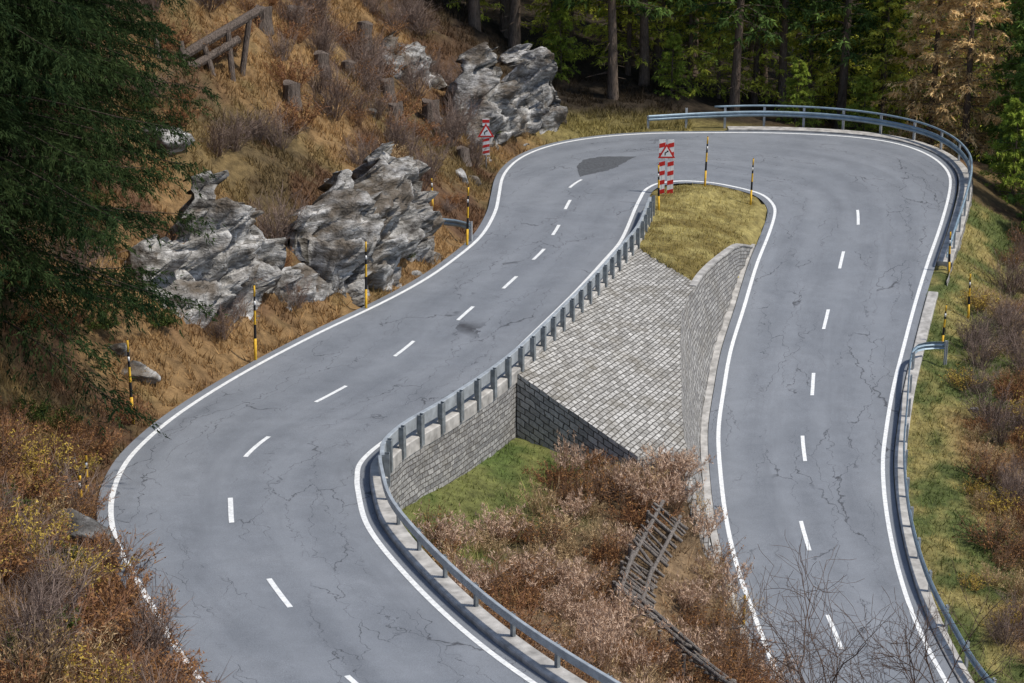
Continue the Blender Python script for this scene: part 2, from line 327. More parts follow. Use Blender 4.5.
def ground_col(x,y,nf):
    n1=fbm(x,y,3.5,71); n2=fbm(x,y,.8,81,3); n3=fbm(x,y,9,91)
    br=np.array([.135,.077,.043]); tan=np.array([.26,.162,.073]); gr=np.array([.105,.13,.04]); ye=np.array([.26,.215,.08]); dk=np.array([.04,.03,.02]); gd=np.array([.085,.085,.035])
    m=sstep(.42,.6,n1)[:,None]; c=br*(1-m)+tan*m
    g=sstep(.50,.62,n3*.6+n2*.4)[:,None]*.45; c=c*(1-g)+gd*g
    right=(nf['ext']&(nf['k']<15))[:,None]
    mr=sstep(.38,.58,n1*.5+n2*.5)[:,None]; cr=gr*(1-mr)+ye*mr; fall=sstep(2.3,4.8,nf['dO']+4*(n1-.5)+2*(n2-.5))[:,None]; cr=cr*(1-fall)+(br*.6+tan*.6)*fall
    c=np.where(right,cr,c)
    apex=sstep(19,21.5,nf['k'])*(1-sstep(24,25.5,nf['k'])); near=1-sstep(1.5,5,nf['dO'])
    ca=ye*.8*near[:,None]+dk*(1-near[:,None]); c=np.where(nf['ext'][:,None],c*(1-apex[:,None])+ca*apex[:,None],c)
    far=sstep(119,126,y)[:,None]; c=c*(1-far)+dk*far
    inn=nf['inn'][:,None]; wi=nf['wi'][:,None]
    grn=(sstep(53,56,y)*(1-sstep(3.0,5.0,nf['dL']+2.5*(n1-.5))))[:,None]
    pk=np.array([.24,.165,.095]); ci=pk*.6*(1-m)+pk*m; g2=np.array([.098,.135,.036]); ci=ci*(1-grn)+(g2*(1-.35*mr)+ye*.35*mr)*grn
    mi=sstep(.35,.6,n2)[:,None]; ci=ci*(1-wi)+(np.array([.22,.17,.055])*(1-mi)+ye*1.2*mi)*wi
    c=np.where(inn,ci,c)
    return c*(.7+.6*n2[:,None])
gc=ground_col(X.ravel(),Y.ravel(),nf)
ground=add('ground',grid_mesh('ground',np.stack([X,Y,Z],-1),[M_ground],col=gc),kind='structure')
# ------------------------------------------------------------------ profile extrusion along a path
def extrude(name,path,nrm,prof,mats,closed=True,caps=True,smooth=False):
    path=np.asarray(path,float); n=len(path); m=len(prof); V=np.empty((n,m,3))
    for j,(o,h) in enumerate(prof):
        V[:,j,:2]=path[:,:2]+nrm*o; V[:,j,2]=path[:,2]+h
    s=np.concatenate([[0],np.cumsum(np.linalg.norm(np.diff(path,axis=0),axis=1))])
    F=[];idx=np.arange(n*m).reshape(n,m)
    for j in range(m if closed else m-1):
        k=(j+1)%m
        for i in range(n-1): F.append((idx[i,j],idx[i,k],idx[i+1,k],idx[i+1,j]))
    if caps and closed: F.append(tuple(idx[0,::-1])); F.append(tuple(idx[-1]))
    uvv=np.zeros((n*m,2)); v=0
    for j in range(m):
        if j: v+=float(np.mean(np.linalg.norm(V[:,j]-V[:,j-1],axis=1)))
        uvv[idx[:,j],0]=s; uvv[idx[:,j],1]=v
    return make_mesh(name,V.reshape(-1,3),F,mats,uv=uvv,smooth=smooth)
def resample(p,step):
    p=np.asarray(p,float); s=np.concatenate([[0],np.cumsum(np.linalg.norm(np.diff(p,axis=0),axis=1))]); m=max(2,int(s[-1]/step)+1)
    q=np.linspace(0,s[-1],m); return np.column_stack([np.interp(q,s,p[:,i]) for i in range(p.shape[1])])
def edge_path(side,k0,k1,off,step=.5):
    a,b=at(k0),at(k1)
    E,n,z=(I,nI,zI) if side=='I' else (O,nO,zO)
    p=E[a:b+1]+n[a:b+1]*off; return resample(np.column_stack([p,z[a:b+1]]),step)
def right_n(p):
    t=np.gradient(p[:,:2],axis=0); t/=np.linalg.norm(t,axis=1,keepdims=True); return np.stack([t[:,1],-t[:,0]],1)
kp=edge_path('I',29,46,0); add('kerb',extrude('kerb',kp,right_n(kp),[(-.36,-.3),(-.36,.09),(-.39,.12),(-.85,.12),(-.88,.09),(-.88,-.3)],[M_conc]),kind='structure')
kp=edge_path('I',2,13.6,0); add('kerb',extrude('kerb',kp,right_n(kp),[(-.40,-.3),(-.40,.05),(-.66,.05),(-.66,-.3)],[M_conc]),kind='structure')
kp=edge_path('O',1,12.3,0); add('kerb',extrude('kerb',kp,right_n(kp),[(.40,-.5),(.40,.07),(.43,.09),(.80,.09),(.83,.05),(.83,-.5)],[M_conc]),kind='structure')
kp=edge_path('O',13,21.5,0); add('kerb',extrude('kerb',kp,right_n(kp),[(.40,-.5),(.40,.07),(.43,.09),(1.0,.09),(1.03,.05),(1.03,-.5)],[M_conc]),kind='structure')
kp=edge_path('I',30.3,39.6,0,.4); hwv=np.interp(kp[:,1],[54,56,59,64,68,110],[.6,1.0,1.8,2.3,2.8,3.0])
def wall_face(name,top,bot,mat,rows=8,bul=0.03,flatuv=False):
    R=[];U=[];s=np.concatenate([[0],np.cumsum(np.linalg.norm(np.diff(top,axis=0),axis=1))])
    for i in range(len(top)):
        r=[];u=[];L=np.linalg.norm(top[i]-bot[i])
        for j in range(rows+1):
            t=j/rows; p=top[i]*(1-t)+bot[i]*t; w=noise.noise((p[0]*1.7,p[1]*1.7,p[2]*2.3))*bul*2
            p=p+np.array([w,-w*.4,0])
            if flatuv:
                a=p[0]*.395+p[1]*.919; d=(p[0]*.919-p[1]*.395)/.88; u.append((a,d))
            else: u.append((s[i],L*t))
            r.append(p)
        R.append(r);U.append(u)
    return grid_mesh(name,R,[mat],U,smooth=True)
n_=right_n(kp)
top=np.column_stack([kp[:,:2]-n_*.84,kp[:,2]+.02]); bot=np.column_stack([kp[:,:2]-n_*.90,kp[:,2]-hwv])
add('retaining_wall',wall_face('rw',top,bot,M_wall),label='grey masonry retaining wall carrying the upper road',category='retaining wall')
def curve(pts,n):
    a,_=catmull(pts,12); L=np.concatenate([[0],np.cumsum(np.linalg.norm(np.diff(a,axis=0),axis=1))]); L/=L[-1]
    return np.column_stack([np.interp(np.linspace(0,1,n),L,a[:,i]) for i in range(3)])
n_s=80
tp=np.array([p for p in kp if 68.2<=p[1]<=87.4]); tn=right_n(tp)
tp2=np.column_stack([tp[:,:2]-tn*.87,tp[:,2]-.02])[::-1]
q=np.linspace(0,1,len(tp2)); topc=np.column_stack([np.interp(np.linspace(0,1,n_s),q,tp2[:,i]) for i in range(3)])
RID=[(5.9,68.2,0.0),(5.87,70.2,.27),(6.15,75,.66),(6.5,79.3,1.03),(7.3,82.5,1.16)]
foot=np.linspace([4.1,66.4,.55],[5.9,68.2,0.0],12)
botc=np.vstack([foot[:-1],curve(RID,n_s-11)])
emb=add('stone_embankment',None,loc=(0,0,0),label='battered stone embankment wall between two road levels',category='retaining wall')
add('pitched_slope',wall_face('slope',topc,botc,M_slope,18,.035,True),emb)
wing_top=np.array([topc[0]*(1-t)+botc[0]*t+np.array([0,-.03,.04]) for t in np.linspace(0,1,16)])
wing_bot=wing_top.copy(); wing_bot[:,2]=np.linspace(topc[0][2]-3.2,-2.2,16); wing_bot[:,1]-=.3
add('wing_wall',wall_face('wing',wing_top,wing_bot,M_wall2),emb)
ft=foot+np.array([0,0,.02]); fb=foot.copy(); fb[:,2]=np.linspace(-2.2,-3.4,12); fb[:,0]+=np.linspace(0,.9,12); fb[:,1]-=.3
add('toe_wall',wall_face('toe',ft,fb,M_wall),emb)
rt=curve(RID+[(8.0,85,1.0),(9.05,88,.72),(9.75,90,.4),(10.4,92.3,-.35),(10.7,93.5,-.75)],90); rt[:,2]+=.01
ir=iR[I[iR][:,1]<98]
rb=[]
for y in np.interp(rt[:,1],[68.2,93.5],[67.9,93.7]):
    x=np.interp(y,I[ir,1],I[ir,0]); rb.append((x-.60+.1*(y>91),y,np.interp(y,I[ir,1],zI[ir])-.25))
rb=np.array(rb)
add('road_face',wall_face('rf',rt,rb,M_wall,rows=12),emb)
cp=np.array([p for p in rt if p[1]>82]); add('coping',extrude('cop',cp,right_n(cp),[(.04,-.06),(.04,.015),(-.24,.015),(-.24,-.3)],[M_conc]),emb)
lw=edge_path('I',2.5,6.7,0,.35); hh=np.interp(lw[:,1],LWY,LWH)+.12; nl=right_n(lw)
R=[];U=[];s=np.concatenate([[0],np.cumsum(np.linalg.norm(np.diff(lw,axis=0),axis=1))])
for i in range(len(lw)):
    def P_(o,h): return np.array([lw[i,0]-nl[i,0]*o,lw[i,1]-nl[i,1]*o,lw[i,2]+h])
    b=.67; e=.72+.28*hh[i]
    R.append([P_(b,-.3),P_(b*.67+e*.33,hh[i]*.33),P_(b*.33+e*.67,hh[i]*.67),P_(e,hh[i]),P_(e+.35,hh[i]),P_(e+.38,-.6)]);U.append([(s[i],v) for v in (0,hh[i]*.33,hh[i]*.67,hh[i],hh[i]+.35,hh[i]+1.2)])
add('low_wall',grid_mesh('lw',R,[M_wall],U,smooth=False),label='low stone wall along the lower road verge',category='wall')
hp=edge_path('O',12.6,20.5,0,.5); nh=right_n(hp)
add('parapet_wall',wall_face('pw',np.column_stack([hp[:,:2]+nh*1.04,hp[:,2]+.02]),np.column_stack([hp[:,:2]+nh*1.35,hp[:,2]-2.6]),M_wall),label='stone wall supporting the outer bend of the road',category='retaining wall')
# ------------------------------------------------------------------ guard rails
WB=[(0,.45),(-.045,.49),(-.05,.555),(-.005,.605),(-.05,.655),(-.045,.72),(0,.76),(.014,.76),(-.03,.71),(-.034,.66),(.01,.605),(-.034,.55),(-.03,.50),(.014,.45)]
BOX=[(-.07,.36),(-.07,.74),(-.055,.76),(.055,.76),(.07,.74),(.07,.36),(.055,.34),(-.055,.34)]
BOX2=[(-.05,.54),(-.05,.74),(-.04,.75),(.04,.75),(.05,.74),(.05,.54),(.04,.53),(-.04,.53)]
def channel(h0,h1,w=.12,d=.08,t=.016):
    p=[(-w/2,0),(w/2,0),(w/2,d),(w/2-t,d),(w/2-t,t),(-w/2+t,t),(-w/2+t,d),(-w/2,d)]
    V=[(x,y,h) for h in(h0,h1) for x,y in p]; F=[(i,(i+1)%8,8+(i+1)%8,8+i) for i in range(8)]
    F+= [(8,9,12,13),(9,10,11,12),(8,13,14,15)]; return V,F
def guardrail(label,path,side,post_sp,mat_b,h0,postw=.12,upper=None,outward=False,mp=None,prof=None,h1=.82,po=None):
    root=add('guard_rail',None,loc=tuple(path[0]),label=label,category='guard rail',group='roadside guard rails')
    p=np.asarray(path)-np.asarray(path[0]); n=right_n(p)*side
    add('beam',extrude('beam',p,n,prof or WB,[mat_b],smooth=False),root)
    if upper:
        a=np.linspace(0,2*math.pi,9)[:-1]; c=int(len(p)*upper[0]); q=p[:c]; nq=n[:c]
        add('top_rail',extrude('tr',q,nq,[(.06+.055*math.cos(t),upper[1]+.055*math.sin(t)) for t in a],[mat_b],smooth=True),root)
    d=.08 if not outward else .15
    V,F=channel(h0,h1 if not upper else upper[1],postw,d)
    if outward: V=[(x,d-y,h) for x,y,h in V]; F=[tuple(reversed(f)) for f in F]
    pm=make_mesh('post',V,F,[mp or M_post]); pm2=make_mesh('post',*channel(h0,.72,postw,d),[mp or M_post])
    pr=resample(p,post_sp); m=right_n(pr)*side; o=po if po is not None else (.035 if not prof else .072)
    for i,(a,b) in enumerate(zip(pr,m)): add('post',pm if not upper or i/len(pr)<=upper[0]-.01 else pm2,root,loc=(a[0]+b[0]*o,a[1]+b[1]*o,a[2]),rot=(0,0,math.atan2(b[1],b[0])-math.pi/2))
    return root
g1=edge_path('I',29,38.2,.72,.5); guardrail('grey box section guard rail with close set posts above stone wall',g1,-1,1.3,M_steel,-.2,.21,None,True,M_post2,BOX,.80)
g1b=edge_path('I',38.25,46,.66,.5); guardrail('slim grey guard rail curving along the concrete kerb',g1b,-1,2.0,M_steel,.1,.13,mp=M_post2,prof=BOX2,po=.055,h1=.72)
gh=[(7.1,111.5,-.08),(9.9,112.0,-.05),(13,112.15,0),(16.1,111.7,0),(18.6,110.6,0),(20.6,108.7,0),(21.75,106.4,-.07),(22.1,103.6,-.16),(21.75,100.9,-.3),(20.85,97.5,-.53),(19.75,93.9,-.83),(18.95,91.3,-1.06)][::-1]
gh,_=catmull(gh,8); gh=resample(gh,.5); guardrail('bluish steel guard rail with upper rail round the hairpin',gh,1,2.0,M_steel2,-.2,.12,(.9,1.02))
g3=[(17.2,82.1,-1.9),(16.6,82.1,-1.9),(16.0,81.7,-1.9),(15.6,80.6,-2.03),(14.85,76.8,-2.36),(14.1,72.9,-2.71),(13.6,68.6,-3.09),(13.5,64.7,-3.44),(13.8,61.5,-3.75),(14.3,58.5,-4.0),(15.9,53.5,-4.45),(18.5,46.5,-5.1)][::-1]
g3,_=catmull(g3,8); g3=resample(g3,.4); guardrail('bluish steel guard rail with curved end beside grass verge',g3,1,2.0,M_steel2,-.2,.12)
g4=resample([(-1.75,87.9,1.25),(-2.3,88.4,1.25),(-3.1,88.7,1.25),(-3.6,88.6,1.25)],.2); guardrail('short guard rail end beside rock',g4,1,1.6,M_steel2,-.2)
# ------------------------------------------------------------------ snow poles
def pole_mesh(h):
    mb=MB(); r=.052; zs=[-.3,h*.32,h*.5,h*.68,h*.86,h]
    for i in range(5): mb.add(tubes([(0,0,zs[i])],[(0,0,zs[i+1])],r*(1-.08*i),r*(1-.08*(i+1)),10,i in(0,4)),(0,1,0,1,0)[i])
    mb.add(tubes([(0,0,h)],[(0,0,h+.03)],r*.6,r*.25,10,True),1)
    mb.add(box((0,-.055,h*.78),(.06,.012,.14)),2)
    return mb.mesh('snow_pole',[M_yel,M_blk,M_wht],True)
poles=[(-5.40,76.87,2.7),(-8.7,69.9,2.8),(-11.65,62.7,2.7),(-1.87,87.24,2.65),(-3.37,89.70,1.3),(-3.55,57.6,1.5),(9.11,100.2,2.4),(11.1,98.4,2.2),(19.0,90.9,2.0),(19.2,87.35,2.0),(17.4,83.6,1.9),(7.35,62.6,1.3),(-11.85,56.2,1.3),(-11.7,54.6,1.3),(6.6,95.0,2.1)]
for x,y,h in poles:
    add('snow_pole',pole_mesh(h),loc=(x,y,tz(x,y)),rot=(random.uniform(-.03,.03),random.uniform(-.04,.04),random.uniform(-.3,.3)),label='yellow and black banded snow pole at roadside',category='snow pole',group='snow poles along the road')
# ------------------------------------------------------------------ signs
def tri(w,y,t=.012,cz=0):
    h=w*.866; P=[(-w/2,cz-h/3),(w/2,cz-h/3),(0,cz+2*h/3)]
    V=[(a,y,b) for a,b in P]+[(a,y+t,b) for a,b in P]; return V,[(0,1,2),(5,4,3),(0,3,4,1),(1,4,5,2),(2,5,3,0)]
def plate(pts,y,t=.006):
    n=len(pts); V=[(a,y,b) for a,b in pts]+[(a,y+t,b) for a,b in pts]
    return V,[tuple(range(n)),tuple(range(2*n-1,n-1,-1))]+[(i,i+n,(i+1)%n+n,(i+1)%n) for i in range(n)]
def road_sign(loc,label,two=True,H_=2.55):
    root=add('road_sign',None,loc=loc,label=label,category='road sign',group='bend warning signs')
    mb=MB(); xs_=(-.2,.2) if two else (0,)
    for x in xs_: mb.add(tubes([(x,.05,-.4)],[(x,.05,H_+.15)],.032,.032,10,True))
    add('post',mb.mesh('post',[M_post],True),root)
    cz=H_-.38; mb=MB(); mb.add(tri(.80,-.004,.010,cz),0).add(tri(.54,-.008,.003,cz),1)
    mb.add(plate([(-.09,cz-.10),(-.04,cz-.10),(-.04,cz),(.07,cz+.07),(.03,cz+.10),(-.09,cz+.03)],-.012,.003),2)
    mb.add(plate([(0,cz+.12),(.09,cz+.04),(.08,cz+.13)],-.012,.003),2)
    add('warning_triangle',mb.mesh('tri',[M_red,M_wht,M_blk]),root)
    for x in xs_:
        mb=MB(); z0=.15 if two else .7; z1=H_+.25 if two else H_-.60; wd=.145 if two else .17
        mb.add(box((x,.03,(z0+z1)/2),(2*wd,.02,z1-z0)),0)
        n=6 if two else 3; st=(z1-z0)/n
        for i in range(n):
            a=z0+i*st+.05; b=a+st*.5; mb.add(plate([(x-wd+.004,a),(x+wd-.004,a+.07),(x+wd-.004,b+.05),(x-wd+.004,b-.02)],.015,.004),1)
        add('striped_board',mb.mesh('board',[M_wht,M_red]),root)
        if not two:
            mb=MB(); z=H_+.12
            mb.add(box((x,.01,z),(.34,.02,.34)),0).add(plate([(x-.166,z-.02),(x+.166,z-.02),(x+.166,z+.13),(x-.166,z+.13)],-.006,.004),1)
            add('top_board',mb.mesh('tb',[M_wht,M_red]),root)
    return root
road_sign((7.1,97.9,.15),'red bordered warning triangle on two striped boards',True)
road_sign((-1.25,102.6,tz(-1.25,102.6)),'warning triangle sign with red and white board',False,2.2)
# ------------------------------------------------------------------ rocks
_ico={}
def ico(n):
    if n not in _ico:
        bm=bmesh.new(); bmesh.ops.create_icosphere(bm,subdivisions=n,radius=1); _ico[n]=(np.array([v.co[:] for v in bm.verts]),np.array([[v.index for v in f.verts] for f in bm.faces])); bm.free()
    return _ico[n]
def rock_part(c,sc,rot,seed,sub=4):
    rg=np.random.default_rng(seed); D,F=ico(sub); n=rg.normal(size=(15,3)); n/=np.linalg.norm(n,axis=1,keepdims=True); h=rg.uniform(.5,.95,15)
    dt=D@n.T; r=np.min(np.where(dt>.05,h/np.maximum(dt,.05),9),axis=1); r=np.minimum(r,1.25)
    P=D*r[:,None]; ns=np.array([noise.fractal((p[0]*2+seed,p[1]*2,p[2]*3.5),.8,2.1,5) for p in P])
    P=P*(1+.07*ns)[:,None]*np.array(sc); M=np.array(Euler(rot).to_matrix()); return P@M.T+np.array(c),F
rr=random.uniform
def boulder(x,y,s,label,seed,sub=3,dz=.02,mat=None):
    V,F=rock_part((0,0,0),(s,s*1.2,s*.75),(rr(0,1),rr(0,1),rr(0,3)),seed,sub); add('boulder',make_mesh('rock',V,F,[mat or M_rock]),loc=(x,y,tz(x,y)+dz),label=label,category='rock')
def facets(P,seed,cell,amp,tilt,an=1.3):
    rg=np.random.default_rng(seed); lo=P.min(0)-cell;hi=P.max(0)+cell
    Rm=np.array(Euler((.5,.35,.3)).to_matrix())
    n=int(np.clip(np.prod((hi-lo)/np.array([cell,cell,cell*.7]))*1.0,20,900)); Sd=rg.uniform(lo,hi,(n,3))
    sc=np.array([1,1,an]); A=(P@Rm.T)*sc; B=(Sd@Rm.T)*sc; J=np.empty(len(P),int)
    for s in range(0,len(P),4000): J[s:s+4000]=((A[s:s+4000,None]-B[None])**2).sum(2).argmin(1)
    off=rg.uniform(-1,1,n)*amp; G=rg.normal(size=(n,3))*tilt
    return off[J]+np.clip(((P-Sd[J])*G[J]).sum(1),-amp*1.8,amp*1.8)
def rock_face(line,D,h,seed,label,steep=.13,back=.6):
    a,_=catmull(line,12); b=resample(a,.09); nu=len(b); j,_=nearest(b[:,0],b[:,1],O); n=nO[j]
    for _ in range(20): n[1:-1]=(n[:-2]+n[1:-1]+n[2:])/3
    n/=np.linalg.norm(n,axis=1,keepdims=True); nv=int((D+h*1.6)/.09); tt=np.linspace(0,1,nv)
    qv=np.interp(tt,[0,.08,.58,1],[-.06,0,steep,1.]); u=np.linspace(0,1,nu)
    XX=b[:,None,0]+n[:,None,0]*qv*D; YY=b[:,None,1]+n[:,None,1]*qv*D; T=terrain(XX,YY)
    nz=np.array([[noise.noise((u_*nu*.09*.7+seed,v_*2.0,seed*.7)) for v_ in tt] for u_ in u])
    n1=np.array([noise.noise((u_*nu*.09*.5+seed*1.3,seed*.37,0)) for u_ in u])[:,None]
    env=np.clip(np.sin(np.pi*u)**.35,0,1)[:,None]*np.clip(.95+.4*nz+.9*n1,.4,1.5)
    Q=np.broadcast_to(qv,XX.shape); face=sstep(0,steep,Q)*(1-sstep(back,1,Q))
    m=np.minimum(np.minimum(u,1-u)[:,None]*nu*.09/.9,np.minimum((Q+.06)*D/.35,(1-Q)*D/1.0))+nz*.7+n1*.4
    Zr=T+h*env*face-.8*(1-sstep(.0,.7,m))+.05
    P=np.stack([XX,YY,Zr],-1).reshape(-1,3); dr=np.stack([-n[:,None,0]*.85+0*XX,-n[:,None,1]*.85+0*XX,.45+0*XX],-1).reshape(-1,3)
    fd=facets(P,seed,1.5,.42,.50,1.5)+facets(P,seed+1,.7,.18,.45,1.8)+facets(P,seed+2,.30,.055,.28,1.8)
    P=P+dr*(fd*(.3+.7*np.clip(m.ravel(),0,1)))[:,None]
    c0=P.mean(0); idx=np.arange(nu*nv).reshape(nu,nv); F=np.stack([idx[:-1,:-1],idx[1:,:-1],idx[1:,1:],idx[:-1,1:]],-1).reshape(-1,4)
    add('rock_outcrop',make_mesh('rock_face',P-c0,F,[M_rock]),loc=tuple(c0),label=label,category='rock')
rock_face([(-6.4,76.9),(-4.9,79.6),(-3.9,82.6),(-3.0,86.2)],2.7,2.4,21,'pale grey fractured rock outcrop beside the road')
rock_face([(-10.7,69.5),(-9.4,72.4),(-8.0,75.2)],3.0,2.7,23,'grey and brown layered rock face above the road')
rock_face([(-8.4,74.2),(-7.4,75.8),(-6.5,77.5)],1.8,.8,25,'dark broken rocks at the foot of the bank')
rock_face([(-1.3,103.6),(-.3,106.6),(1.2,108.9),(3.2,110.9)],2.8,2.6,26,'grey vertical rock face at the bend')
rock_face([(-5.6,104.5),(-4.6,107),(-3.6,109)],2.0,.9,28,'pale rock slab in the grassy slope')
boulder(-11.9,65.6,.6,'pale rocks below the conifer',41,4); boulder(-12.6,66.2,.45,'pale rocks below the conifer',42); boulder(-10.95,52.1,.9,'dark boulder at the road edge',43,4,.3,M_rockd); boulder(-1.9,98.6,.4,'small grey rock at the road edge',44); boulder(-2.3,97.3,.5,'small grey rock at the road edge',45)
for i,(x,y,s) in enumerate([(-7.2,84,.35),(-4.2,92,.3),(-6.3,95,.4),(-12.6,58,.4),(-10.9,47.2,.4),(17.8,79,.25),(-3.6,103.5,.35),(-12.8,79,.9)]):
    boulder(x,y,s,'small grey boulder half buried in grass',60+i)
# ------------------------------------------------------------------ vegetation generators
def soup(Pb,D,L,Wd,colr,rg):
    Pb=Pb.reshape(-1,3);D=D.reshape(-1,3);n=len(Pb); D=D/np.maximum(np.linalg.norm(D,axis=1,keepdims=True),1e-6)
    r=rg.normal(size=(n,3)); a=np.cross(D,r); a/=np.maximum(np.linalg.norm(a,axis=1,keepdims=True),1e-6)
    L=np.broadcast_to(L,n)[:,None];Wd=np.broadcast_to(Wd,n)[:,None]
    V=np.empty((n,3,3)); V[:,0]=Pb-a*Wd/2; V[:,1]=Pb+a*Wd/2; V[:,2]=Pb+D*L
    return V.reshape(-1,3),np.arange(3*n).reshape(n,3),np.repeat(colr.reshape(-1,3),3,axis=0)
def tap_trunk(h,r,sides=10,bend=.15,seed=0,n=10):
    z=np.linspace(-.6,h,n+1); x=bend*np.sin(z*.25+seed); y=bend*np.cos(z*.2+seed*2)-bend
    rad=np.maximum(r*(1-z/h)**.8,.02); rad[0]*=1.3; rad[1]*=1.05
    V=[];F=[]
    for i in range(n+1):
        for s in range(sides):
            a=2*math.pi*s/sides; q=1+.08*math.sin(a*3+z[i]); V.append((x[i]+rad[i]*q*math.cos(a),y[i]+rad[i]*q*math.sin(a),z[i]))
    for i in range(n):
        for s in range(sides):
            j=(s+1)%sides; F.append((i*sides+s,i*sides+j,(i+1)*sides+j,(i+1)*sides+s))
    return np.array(V),F
def spruce(seed,h,r,cb,nb,nt_,nc,size,droop,pal,prof=.75,trunk_r=.28,dead=10,tw=(.10,.34,.12),wr=.3,bark=None,lim=.009,tp=1.0,ndz=.25):
    rg=np.random.default_rng(seed); u=np.sort(rg.random(nb)**1.0); z0=cb+(h-cb)*u*.985
    L=r*(1-u)**prof*rg.uniform(.65,1.15,nb)+.3; az=np.arange(nb)*2.39996+rg.uniform(-.5,.5,nb); dr=np.stack([np.cos(az),np.sin(az),0*az],1)
    def P(t):
        e=(slice(None),)+(None,)*(t.ndim-1)
        return dr[e]*(L[e]*t)[...,None]+np.stack([0*t,0*t,z0[e]+L[e]*(.15*t-droop*t*t+.16*t**4)],-1)
    ts=np.linspace(0,1,6)[None,:].repeat(nb,0); Q=P(ts); rad=(lim*L+.010)[:,None]*(1-.85*ts)
    V1,F1=tubes(Q[:,:-1].reshape(-1,3),Q[:,1:].reshape(-1,3),rad[:,:-1].ravel(),rad[:,1:].ravel(),4)
    if dead:
        zd=rg.uniform(1.2,max(cb,1.5)+1,dead); ad=rg.uniform(0,6.28,dead); Ld=rg.uniform(.5,1.4,dead); p0=np.stack([0*zd,0*zd,zd],1); p1=p0+np.stack([np.cos(ad)*Ld,np.sin(ad)*Ld,-.25*Ld],1)
        V2,F2=tubes(p0,p1,.025,.008,4); F2=F2+len(V1); V1=np.vstack([V1,V2]);F1=np.vstack([F1,F2])
    Vt,Ft=tap_trunk(h,trunk_r,10,.1,seed); Fl=[tuple(f) for f in Ft]+[tuple(int(q)+len(Vt) for q in f) for f in F1]
    trunk=make_mesh('trunk',np.vstack([Vt,V1]),Fl,[bark or M_bark],smooth=True)
    t=.12+.9*rg.random((nb,nt_))**tp; base=P(t); side=np.where(rg.random((nb,nt_))<.5,-1,1)*rg.uniform(.4,1.25,(nb,nt_)); a=az[:,None]+side
    d=np.stack([np.cos(a),np.sin(a),rg.uniform(-.65,-.05,(nb,nt_))],-1); Lt=L[:,None]*(tw[0]+tw[1]*(1-np.minimum(t,1)))*rg.uniform(.5,1.2,(nb,nt_))+tw[2]
    s=rg.uniform(0,1,(nb,nt_,nc)); pb=base[:,:,None,:]+d[:,:,None,:]*(Lt[:,:,None]*s)[...,None]+np.stack([0*s,0*s,-.12*Lt[:,:,None]*s*s],-1)+rg.normal(size=(nb,nt_,nc,3))*.03*np.array([1,1,1.6])
    dd=d[:,:,None,:]*.7+rg.normal(size=(nb,nt_,nc,3))*.45+np.array([0,0,-ndz])
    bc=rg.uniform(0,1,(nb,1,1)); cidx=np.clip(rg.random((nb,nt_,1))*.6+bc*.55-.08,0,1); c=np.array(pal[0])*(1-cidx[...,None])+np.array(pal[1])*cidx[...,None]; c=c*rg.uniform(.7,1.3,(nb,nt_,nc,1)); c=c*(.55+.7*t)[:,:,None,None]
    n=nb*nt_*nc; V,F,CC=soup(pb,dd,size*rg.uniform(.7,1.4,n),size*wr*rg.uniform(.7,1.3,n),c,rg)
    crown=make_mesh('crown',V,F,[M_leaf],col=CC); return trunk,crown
def tree(name,meshes,loc,label,cat,group,rz=0,sc=1):
    root=add(name,None,loc=loc,rot=(0,0,rz),sc=(sc,)*3,label=label,category=cat,group=group)
    add('trunk',meshes[0],root); add('crown',meshes[1],root); return root
DG=[(.035,.070,.026),(.14,.21,.05)]; MG=[(.14,.21,.035),(.38,.46,.075)]; LG=[(.30,.36,.05),(.72,.70,.12)]; OR=[(.56,.38,.17),(.92,.68,.34)]  # LG has the sunlight on forest foliage painted into its colour
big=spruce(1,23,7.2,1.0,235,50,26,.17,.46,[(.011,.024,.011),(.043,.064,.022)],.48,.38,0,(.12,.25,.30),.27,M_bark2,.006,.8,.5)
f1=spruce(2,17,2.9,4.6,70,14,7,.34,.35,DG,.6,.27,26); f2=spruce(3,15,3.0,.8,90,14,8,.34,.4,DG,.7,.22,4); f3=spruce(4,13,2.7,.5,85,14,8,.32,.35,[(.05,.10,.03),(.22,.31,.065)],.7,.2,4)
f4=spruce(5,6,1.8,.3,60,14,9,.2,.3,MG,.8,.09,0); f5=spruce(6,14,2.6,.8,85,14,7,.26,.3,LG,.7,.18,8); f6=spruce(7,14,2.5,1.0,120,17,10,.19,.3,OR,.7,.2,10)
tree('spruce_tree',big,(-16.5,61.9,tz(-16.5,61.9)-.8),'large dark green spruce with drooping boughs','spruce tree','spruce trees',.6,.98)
tree('spruce_tree',big,(-16.9,71.5,tz(-16.9,71.5)-.4),'tall dark spruce on the steep bank','spruce tree','spruce trees',2.4,.88)
tree('spruce_tree',big,(-17.4,80,tz(-17.4,80)-.4),'tall dark spruce on the steep bank','spruce tree','spruce trees',4.1,.70)
trees={'a':(f1,'tall spruce with bare lower trunk at forest edge'),'b':(f2,'dark green spruce in the dense forest'),'c':(f3,'dark green spruce with low boughs'),'d':(f4,'young bright green spruce at forest edge'),'e':(f5,'light green conifer with sunlight painted into its foliage'),'f':(f6,'orange brown autumn larch')}
def plant(kind,x,y,rz,sc):
    m,l=trees[kind]; larch=kind=='f'
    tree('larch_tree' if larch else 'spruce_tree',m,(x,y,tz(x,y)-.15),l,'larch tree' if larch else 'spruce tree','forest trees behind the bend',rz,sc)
placed=[]
def ok(x,y,md):
    for a,b in placed:
        if (a-x)**2+(b-y)**2<md*md: return False
    placed.append((x,y)); return True
